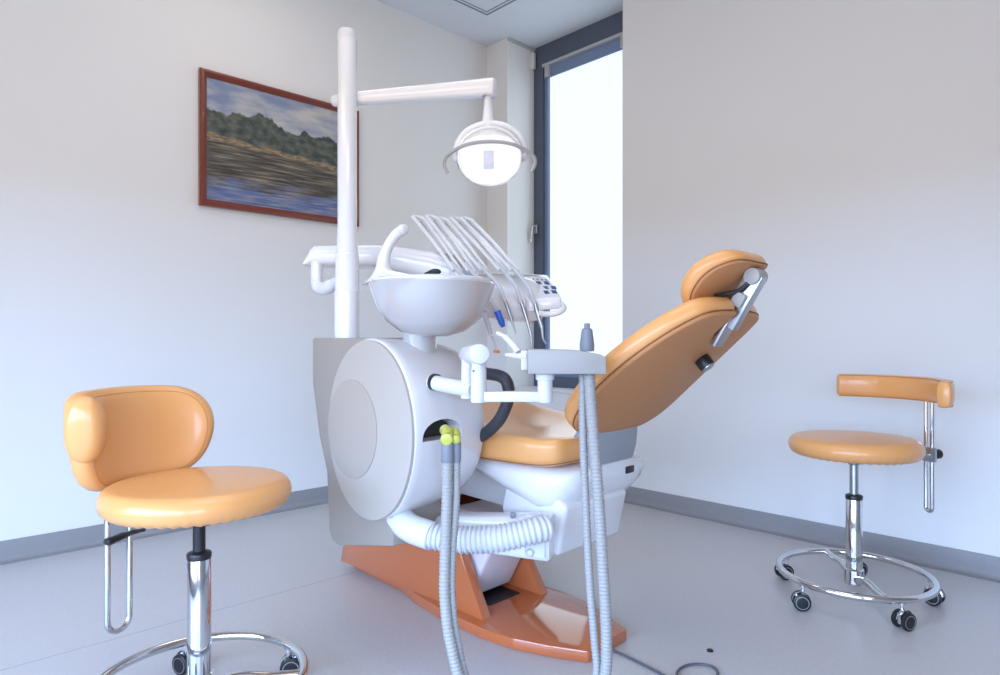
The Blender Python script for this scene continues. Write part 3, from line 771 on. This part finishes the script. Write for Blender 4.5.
# upper housing visor
bm = bmesh.new(); rings = []
for k in range(25):
    t = math.radians(12+156*k/24)
    o_ = hc + hrt*math.cos(t)*.094 + hup*math.sin(t)*.082
    wv = .016*math.sin(pi*k/24)+.004
    rings.append([o_+hax*.028, o_+hax*.031-(hup*.012), o_+hax*.028 - hup*(wv), o_-hax*.03-hup*.004, o_-hax*.034+hup*.004, o_+hax*.018+hup*.006])
loft(bm, rings); obj('visor', bm, 'white', lamp)
bm = bmesh.new(); cyl(bm, hc-hup*.030+hax*.01, hc+hup*.018+hax*.01, .012, 20, .003); obj('bulb', bm, 'bulb', lamp)
bm = bmesh.new(); box(bm, hc-hup*.006+hax*.034, (.052,.030,.004), Matrix((hup, hrt, hax)).transposed(), .0018); obj('bulb_cover', bm, 'bulbcover', lamp)
# yoke and handle
bm = bmesh.new()
yk = [hc + hrt*x_*1.0 + hup*y_ - hax*.012 for x_, y_ in ((-.098,-.006),(-.094,.036),(-.070,.070),(-.035,.088),(0,.093),(.035,.088),(.070,.070),(.094,.036),(.098,-.006))]
tube(bm, smooth(yk, 6), .010, 12, flat=1.0); obj('yoke', bm, 'white', lamp)
bm = bmesh.new()
yk = [hc + hrt*x_ + hup*y_ + hax*d_ for x_, y_, d_ in ((-.118,-.040,.02),(-.128,-.018,.02),(-.122,.002,.024),(-.10,.018,.034),(-.06,.034,.05),(0,.040,.058),(.06,.034,.05),(.10,.018,.034),(.122,.002,.024),(.128,-.018,.02),(.118,-.040,.02))]
tube(bm, smooth(yk, 6), .0052, 12); obj('handle', bm, 'boxgrey', lamp)
for sg in (-1,1):
    bm = bmesh.new(); cyl(bm, hc+hrt*sg*.088, hc+hrt*sg*.104, .012, 16, .003); obj('side_knob', bm, 'whitemat', lamp)

# ------------------------------------------------------------------ delivery unit with instrument whips
dv = root('delivery_unit', 'white instrument delivery unit with keypad and five whip arms behind the spittoon', 'dental instrument table', P(440,300,2.15), 0)
bm = bmesh.new()
# long tray body: loft of cross-sections from left to right
def sec(px, Y, yt, yb, dep, bev=.35):
    t = P(px, yt, Y); b_ = P(px, yb, Y); hgt = t.z-b_.z; out = []
    for k in range(24):
        a = 2*pi*k/24; c_ = math.cos(a); s2 = math.sin(a); e = 4
        out.append(V((t.x + .0, Y+dep/2 + dep/2*math.copysign(abs(c_)**(2/e), c_), (t.z+b_.z)/2 + hgt/2*math.copysign(abs(s2)**(2/e), s2))))
    return out
loft(bm, [sec(303,2.18,262,265,.10), sec(310,2.18,247,265,.12), sec(314,2.18,243.5,265,.14), sec(360,2.16,243,266,.14), sec(376,2.16,243,266,.14), sec(400,2.15,245,272,.16), sec(430,2.13,249,280,.18), sec(455,2.11,253,292,.2), sec(470,2.10,262,300,.2), sec(480,2.10,275,305,.16)])
obj('tray_body', bm, 'white', dv, sharp=50)
bm = bmesh.new()
# console block with curved top over which the hoses run
rings = []
for px, tp, bt in [(458,282,300),(462,276,308),(475,273,314),(495,272,318),(515,273,320.5),(532,276,321),(541,282,319),(543,290,313)]:
    r = []
    Y0, Y1 = 1.99, 2.20
    zt = CH+(HY-tp)/FPX*2.1; zb = CH+(HY-bt)/FPX*1.99
    X = (px-500)/FPX*2.05
    for (yy, zf) in [(Y0+.012,.0),(Y0,.12),(Y0,.42),(Y0+.012,.62),(Y0+.05,.84),(Y0+.11,.96),(Y0+.16,1.0),(Y1-.01,.97),(Y1,.85),(Y1,.1),(Y1-.03,0)]:
        r.append(V((X, yy, zb+(zt-zb)*zf)))
    rings.append(r)
loft(bm, rings); obj('console', bm, 'white', dv, sharp=45)
# control panel at the right
bm = bmesh.new()
q0, q1, q2, q3 = P(512,272.5,2.14), P(548,274.5,2.14), P(562,297,1.97), P(527,300,1.97)
low = [P(512,290,2.14), P(548,292,2.14), P(561.5,309,1.97), P(527,313,1.97)]
t = bmesh.new(); a = [t.verts.new(p) for p in (q0,q1,q2,q3)]; b_ = [t.verts.new(p) for p in low]
t.faces.new(a); t.faces.new(b_[::-1])
for i in range(4): t.faces.new((a[i], a[(i+1)%4], b_[(i+1)%4], b_[i]))
bmesh.ops.recalc_face_normals(t, faces=t.faces); bmesh.ops.bevel(t, geom=t.edges[:], offset=.008, segments=3, profile=.5, affect='EDGES'); merge(bm, t)
cp = obj('control_panel', bm, 'white', dv)
def onp(u, v, up=.001):
    p = q0.lerp(q1, u).lerp(q3.lerp(q2, u), v); n_ = (q1-q0).cross(q3-q0).normalized(); n_ = n_ if n_.z > 0 else -n_
    return p + n_*up
def patch(bm, u0_, u1_, v0_, v1_, h=.002):
    lo = [onp(*c_, 0) for c_ in ((u0_,v0_),(u1_,v0_),(u1_,v1_),(u0_,v1_))]; hi = [onp(*c_, h) for c_ in ((u0_,v0_),(u1_,v0_),(u1_,v1_),(u0_,v1_))]
    loft(bm, [lo, hi])
for (u_, v_) in ((.50,.42),(.72,.42),(.62,.62),(.84,.62),(.56,.80),(.78,.80)):
    bm = bmesh.new(); patch(bm, u_+.02, u_+.15, v_-.07, v_+.05, .002); obj('button', bm, 'screen', cp)
for k in range(5):
    bm = bmesh.new(); patch(bm, .34+.12*k, .39+.12*k, .24, .30, .002); obj('button', bm, 'sleeve', cp)
bm = bmesh.new(); patch(bm, .30,.72,.08,.12,.0015); obj('badge', bm, 'grey', cp)
bm = bmesh.new(); tube(bm, smooth([P(535,309,1.98), P(541,313.5,1.95), P(552,314,1.93), P(560,312,1.93), P(564,308,1.95), P(561,303,2.0), P(556,302,2.04)], 5), .0085, 12); obj('handle', bm, 'white', dv)
# left hanging handle
bm = bmesh.new(); tube(bm, smooth([P(317,262,2.2), P(317,275,2.2), P(318,286,2.2), P(326,288,2.16), P(338,281,2.10), P(347,275,2.02)], 6), [.020]*12+[.022]*10+[.018]*9, 16, flat=1.0)
obj('support_arm', bm, 'white', dv)
# whips
tops = [(418.5,218),(432,217.5),(443,220),(457,219.5),(466.5,219.5)]
mids = [(458,271),(472,272),(485,271),(503,271),(515,271)]
lows = [(481,303),(492,303),(505,302),(521,303),(535,305)]
HPG = 'dental handpieces hanging from the delivery unit'
for i, (tp, md_, lw) in enumerate(zip(tops, mids, lows)):
    A = P(tp[0], tp[1], 2.28); B = P(md_[0], md_[1], 2.045)+V((0,0,.0))
    dW = (B-A).normalized()
    bm = bmesh.new()
    sx = V((1,0,0))
    Rw = frame_from(dW, sx)
    for sg in (0, 1):
        off = sx*(.019*(1-2*sg)) + V((0,0,.004*(1-2*sg)*-1))
        rings = []
        tube(bm, [A+off, A.lerp(B,.5)+off*.8+V((0,0,.004)), B+off*.55], [.0072,.0068,.0058], 10)
    tube(bm, [A-sx*.019+V((0,0,.004)), A-dW*.010, A+sx*.019-V((0,0,.004))], .0072, 10)
    wh = obj('whip_arm', bm, 'white', dv)
    bm = bmesh.new(); tube(bm, smooth([A+dW*.02-V((0,0,.004)), A.lerp(B,.55)-V((0,0,.008)), B-V((0,0,.002))], 6), .0042, 10); obj('whip_liner', bm, 'steel', wh)
    # hose from whip over the console to the handpiece
    C_ = P(lw[0], lw[1], 1.955); D_ = P(md_[0]*.42+lw[0]*.58+2, md_[1]*.5+lw[1]*.5-1, 1.968)
    bm = bmesh.new(); tube(bm, smooth([B-dW*.05, B+V((0,-.012,.0)), D_, C_], 6), .0062, 10); obj('whip_tube', bm, 'hosewhite', wh)
hps = [
 ('white handpiece with an orange ring, nearest the spittoon bowl', [(481,300),(486,318),(491,334)], [(492,336),(497,350)], 'hosewhite', .0085, 'tip'),
 ('bright blue handpiece in the second place from the spittoon bowl', [(491,300),(496,310),(500,318)], [(497,311),(503.5,327)], 'hosewhite', .006, 'blue'),
 ('slim silver handpiece in the middle of the row of five', [(505,300),(509,312),(513,324)], [(513,324),(516,334)], 'steel', .006, None),
 ('long silver handpiece in the fourth place from the spittoon bowl', [(521,301),(526,317),(531,335)], [(531,335),(531.5,345)], 'steel', .0065, None),
 ('silver handpiece with a bent tip, last in the row beside the keypad', [(535,303),(538,315),(542,328)], [(542,328),(543,338),(546,344)], 'steel', .0075, None)]
for lab, body, tipp, mt, r, special in hps:
    pts = [P(x_, y_, 1.955-.002*j) for j, (x_, y_) in enumerate(body)]
    hp_ = root('dental_handpiece', lab, 'dental handpiece', pts[0], 0, HPG)
    bm = bmesh.new(); sm = smooth(pts, 6); tube(bm, sm, [r*(1-.25*abs(2*j/len(sm)-.7)) for j in range(len(sm))], 14); obj('handpiece_body', bm, mt, hp_)
    tps = [P(x_, y_, 1.95) for x_, y_ in tipp]
    bm = bmesh.new(); sm = smooth(tps, 4)
    if special == 'blue':
        tube(bm, sm, [.010]*(len(sm)-1)+[.006], 14); obj('grip', bm, 'blue', hp_)
    else:
        tube(bm, sm, [r*.55*(1-.4*j/len(sm)) for j in range(len(sm))], 12); obj('handpiece_tip', bm, 'hosewhite' if special else 'steel', hp_)
        if special == 'tip':
            bm = bmesh.new(); lathe(bm, [(0,0),(.009,0),(.010,.004),(.009,.009),(0,.009)], P(496.5,353,1.95), (.1,0,1), 20); obj('ring', bm, 'tip', hp_)

# ------------------------------------------------------------------ assistant arm
aa = root('assistant_arm', 'pale grey jointed assistant arm holding the suction nozzles in front of the chair', 'holder arm', P(440,385,1.56), 0)
YA = 1.50
bm = bmesh.new(); tube(bm, [P(432,382,1.66), P(445,385,1.62), P(466,389,1.57), P(474,390,1.55)], [.019,.019,.0185,.018], 20)
tube(bm, [P(468,398,1.57), P(468,372,1.57), P(468,352,1.57)], [.017,.016,.015], 20)
obj('rear_link', bm, 'whitemat', aa)
bm = bmesh.new(); tube(bm, [P(433.5,382,1.655), P(436.5,382.5,1.648)], .0215, 24); obj('socket_ring', bm, 'black', aa)
bm = bmesh.new(); cyl(bm, P(468,355,1.60), P(480,354,1.46), .0225, 32, .004); obj('pivot', bm, 'whitemat', aa)
bm = bmesh.new(); cyl(bm, P(478.5,368,YA), P(478.5,402.5,YA), .0178, 28, .003); cyl(bm, P(478.5,363,YA), P(478.5,368.5,YA), .0160, 28)
jt = obj('front_post', bm, 'whitemat', aa)
bm = bmesh.new(); cyl(bm, P(473.5,371,1.485), P(473.5,371,1.481), .0022, 10); obj('screw', bm, 'black', jt)
bm = bmesh.new(); box(bm, (P(484,396.5,YA)+P(547,396.5,YA))/2, ((547-484)/FPX*YA, .026, 10.5/FPX*YA), None, .004); obj('cross_bar', bm, 'whitemat', aa)
bm = bmesh.new(); cyl(bm, P(545,376,YA), P(545,402.5,YA), .0172, 28, .003); cyl(bm, P(545,373,YA), P(545,380,YA), .0215, 28, .003); obj('end_post', bm, 'whitemat', aa)
bm = bmesh.new()
bp2 = [((x_-500)/FPX*YA, CH+(HY-y_)/FPX*YA) for x_, y_ in ((527,373),(603,373),(603,357.5),(598,354),(576,350),(527,349))]
prism(bm, bp2, YA-.05, YA+.06, lambda u, v, w_: V((u, w_, v)), .003)
hb_ = obj('holder_box', bm, 'boxgrey', aa)
bm = bmesh.new()
box(bm, P(524,360,1.53), (.016,.05,.045), None, .003); obj('side_hook', bm, 'whitemat', hb_)
# small white syringe parked at the left of the holder
sy = root('water_syringe', 'small white curved syringe parked at the left end of the holder box', 'syringe', P(520,356,1.50), 0)
bm = bmesh.new(); tube(bm, smooth([P(497,333,1.54), P(505,337,1.53), P(512,344,1.52), P(518,352,1.51)], 5), [.005]*5+[.0075]*6+[.0085]*5, 14); obj('syringe_body', bm, 'whitemat', sy)
bm = bmesh.new(); tube(bm, [P(505,354.5,1.51), P(513,355.5,1.51), P(526,356.5,1.51)], [.0035,.006,.0085], 14); obj('syringe_nozzle', bm, 'whitemat', sy)

# ------------------------------------------------------------------ suction hoses: drum port -> floor loop -> holder
HG = 'corrugated suction hoses'
def suction(label, pts, r, yc, sx, nozzle, yoff):
    t = root('suction_hose', label, 'hose', P(pts[0][0], 700, 1.5), 0, HG)
    world = [P(x_, y_, Y_) for x_, y_, Y_ in pts]
    bm = bmesh.new(); corr(bm, world, r, .0085, .13, 12); obj('hose', bm, 'hose', t, sharp=60)
    bm = bmesh.new(); w0 = world[0]; cyl(bm, w0+V((0,0,-.005)), w0+V((0,0,.042)), r*1.12, 20, .002); obj('hose_sleeve', bm, 'sleeve', t)
    bm = bmesh.new(); e = w0+V((0,0,.030))
    tube(bm, smooth([e, e+V((0,0,.014)), e+V((-.001,.008,.026)), e+V((-.003,.028,.032)), e+V((-.010,.055,.032))], 5), [r*1.02]*21, 18)
    lathe_b = bmesh.new(); lathe(lathe_b, [(0,-.016),(r*1.0,-.012),(r*1.15,0),(r*1.0,.012),(0,.016)], e+V((-.001,-.003,.020)), (0,1,0), 20); merge(bm, lathe_b)
    obj('connector', bm, 'yellow', t)
    w1 = world[-1]
    bm = bmesh.new()
    if nozzle:
        lathe(bm, [(.0,-.006),(.0165,-.005),(.0168,.010),(.0125,.042),(.0115,.045),(.0065,.048),(.0065,.058),(0,.059)], P(587,349,1.5), (0,0,1), 24)
        obj('nozzle', bm, 'sleeve', t)
    return t
suction('thicker grey corrugated hose, left one at the yellow connector',
        [(447.5,460,1.535),(447,500,1.53),(445,560,1.52),(445,600,1.51),(451,645,1.50),(466,692,1.49),(500,716,1.485),(545,722,1.485),(588,705,1.49),(604,680,1.49),(606.5,640,1.485),(603,570,1.48),(597,480,1.48),(592,420,1.485),(589,374,1.49)], .0135, 0, 0, True, 0)
suction('thinner grey corrugated hose, right one at the yellow connector',
        [(456.5,460,1.545),(456,500,1.54),(452,560,1.53),(452,600,1.52),(457,640,1.515),(470,686,1.51),(500,707,1.51),(545,711,1.51),(580,700,1.51),(596,675,1.51),(594.5,640,1.51),(589.5,580,1.51),(585.5,500,1.51),(583,430,1.51),(583,374,1.51)], .0098, 0, 0, False, 0)

# ------------------------------------------------------------------ floor bits
def FL(px, py, z_=0):
    Y = (CH-z_)*FPX/(py-HY); return V(((px-500)/FPX*Y, Y, z_))
bm = bmesh.new()
tube(bm, smooth([FL(612,650,.004), FL(628,657,.004), FL(650,668,.004), FL(672,679,.004), FL(694,684,.004), FL(712,680,.004), FL(718,673,.004), FL(712,666.5,.004), FL(698,664,.004), FL(685,666,.004), FL(677,673,.008), FL(680,686,.012), FL(700,700,.004), FL(760,712,.004)], 8), .0035, 8)
o = obj('floor_cable', bm, 'cable', None); tag(o, 'thin dark cable looping on the floor beside the orange base', 'cable')
bm = bmesh.new(); lathe(bm, [(0,.0),(.009,.0),(.009,.003),(.006,.005),(0,.0055)], FL(710,651), (0,0,1), 16)
o = obj('floor_stud', bm, 'black', None); tag(o, 'tiny dark round stud on the bare floor behind the cable loop', 'stud')

# ------------------------------------------------------------------ light
w = bpy.data.worlds.new('world'); S.world = w; w.use_nodes = True; nt = w.node_tree
bg = nt.nodes['Background']
tc = nt.nodes.new('ShaderNodeTexCoord'); sp = nt.nodes.new('ShaderNodeSeparateXYZ'); nt.links.new(tc.outputs['Generated'], sp.inputs[0])
cr = nt.nodes.new('ShaderNodeValToRGB'); nt.links.new(sp.outputs['Z'], cr.inputs[0])
e = cr.color_ramp.elements; e[0].position = 0.0; e[0].color = (.16,.135,.11,1); e[1].position = .02; e[1].color = (.44,.64,1.0,1)
nt.links.new(cr.outputs[0], bg.inputs['Color']); bg.inputs['Strength'].default_value = 14
def area(name, loc, direction, sx, sy, energy, col, portal=False):
    l = bpy.data.lights.new(name, 'AREA'); l.shape = 'RECTANGLE'; l.size = sx; l.size_y = sy; l.energy = energy; l.color = col
    o = bpy.data.objects.new(name, l); COL.objects.link(o); o.location = loc
    z_ = -V(direction).normalized(); xx = V((0,0,1)).cross(z_)
    xx = xx.normalized() if xx.length > .01 else V((1,0,0)); yy = z_.cross(xx)
    o.matrix_world = Matrix.Translation(loc) @ Matrix((xx, yy, z_)).transposed().to_4x4()
    if portal: l.cycles.is_portal = True
    return o
area('portal_rear', Rm(A1+.01,(W0+W1)/2,(WB+WT)/2), d1, W1-W0, WT-WB, 1, (1,1,1), True)
area('portal_front', Rm((U0+U1)/2,B1+.01,(WB+WT)/2), d2, U1-U0, WT-WB, 1, (1,1,1), True)
# warm fills added behind the camera to brighten the upper walls, no fitting known
area('warm_fill_rear', Rm(A1-.05,2.2,2.35), d1, 2.4, .25, 12, (1,.79,.56))
area('warm_fill_front', Rm(3.4,B1-.05,2.35), d2, 1.6, .25, 11, (1,.80,.60))
area('cool_fill_top', Rm(2.3,2.3,H-.02), (0,0,-1), 1.2, 1.2, 14, (.84,.92,1.0))  # unseen cool fill added overhead to brighten upward faces
area('ceiling_downlight', Rm(1.75,.75,H-.02), (0,0,-1), .5, .5, 4, (1,.88,.74))  # warm recessed ceiling fitting by the left wall
# daylight through the visible frosted window
area('window_daylight', Rm(-ND+.02,(N0+N1)/2,1.65), -d1, .66, 1.9, 3, (.62,.86,1.0))
# beam of the operating lamp
l = bpy.data.lights.new('lamp_beam', 'POINT'); l.energy = .28; l.color = (1,.94,.86); l.shadow_soft_size = .02
lo = bpy.data.objects.new('lamp_beam', l); COL.objects.link(lo); lo.location = hc + hax*.025
S.cycles.use_denoising = True
S.cycles.max_bounces = 8; S.cycles.transparent_max_bounces = 8
S.cycles.sample_clamp_indirect = 6
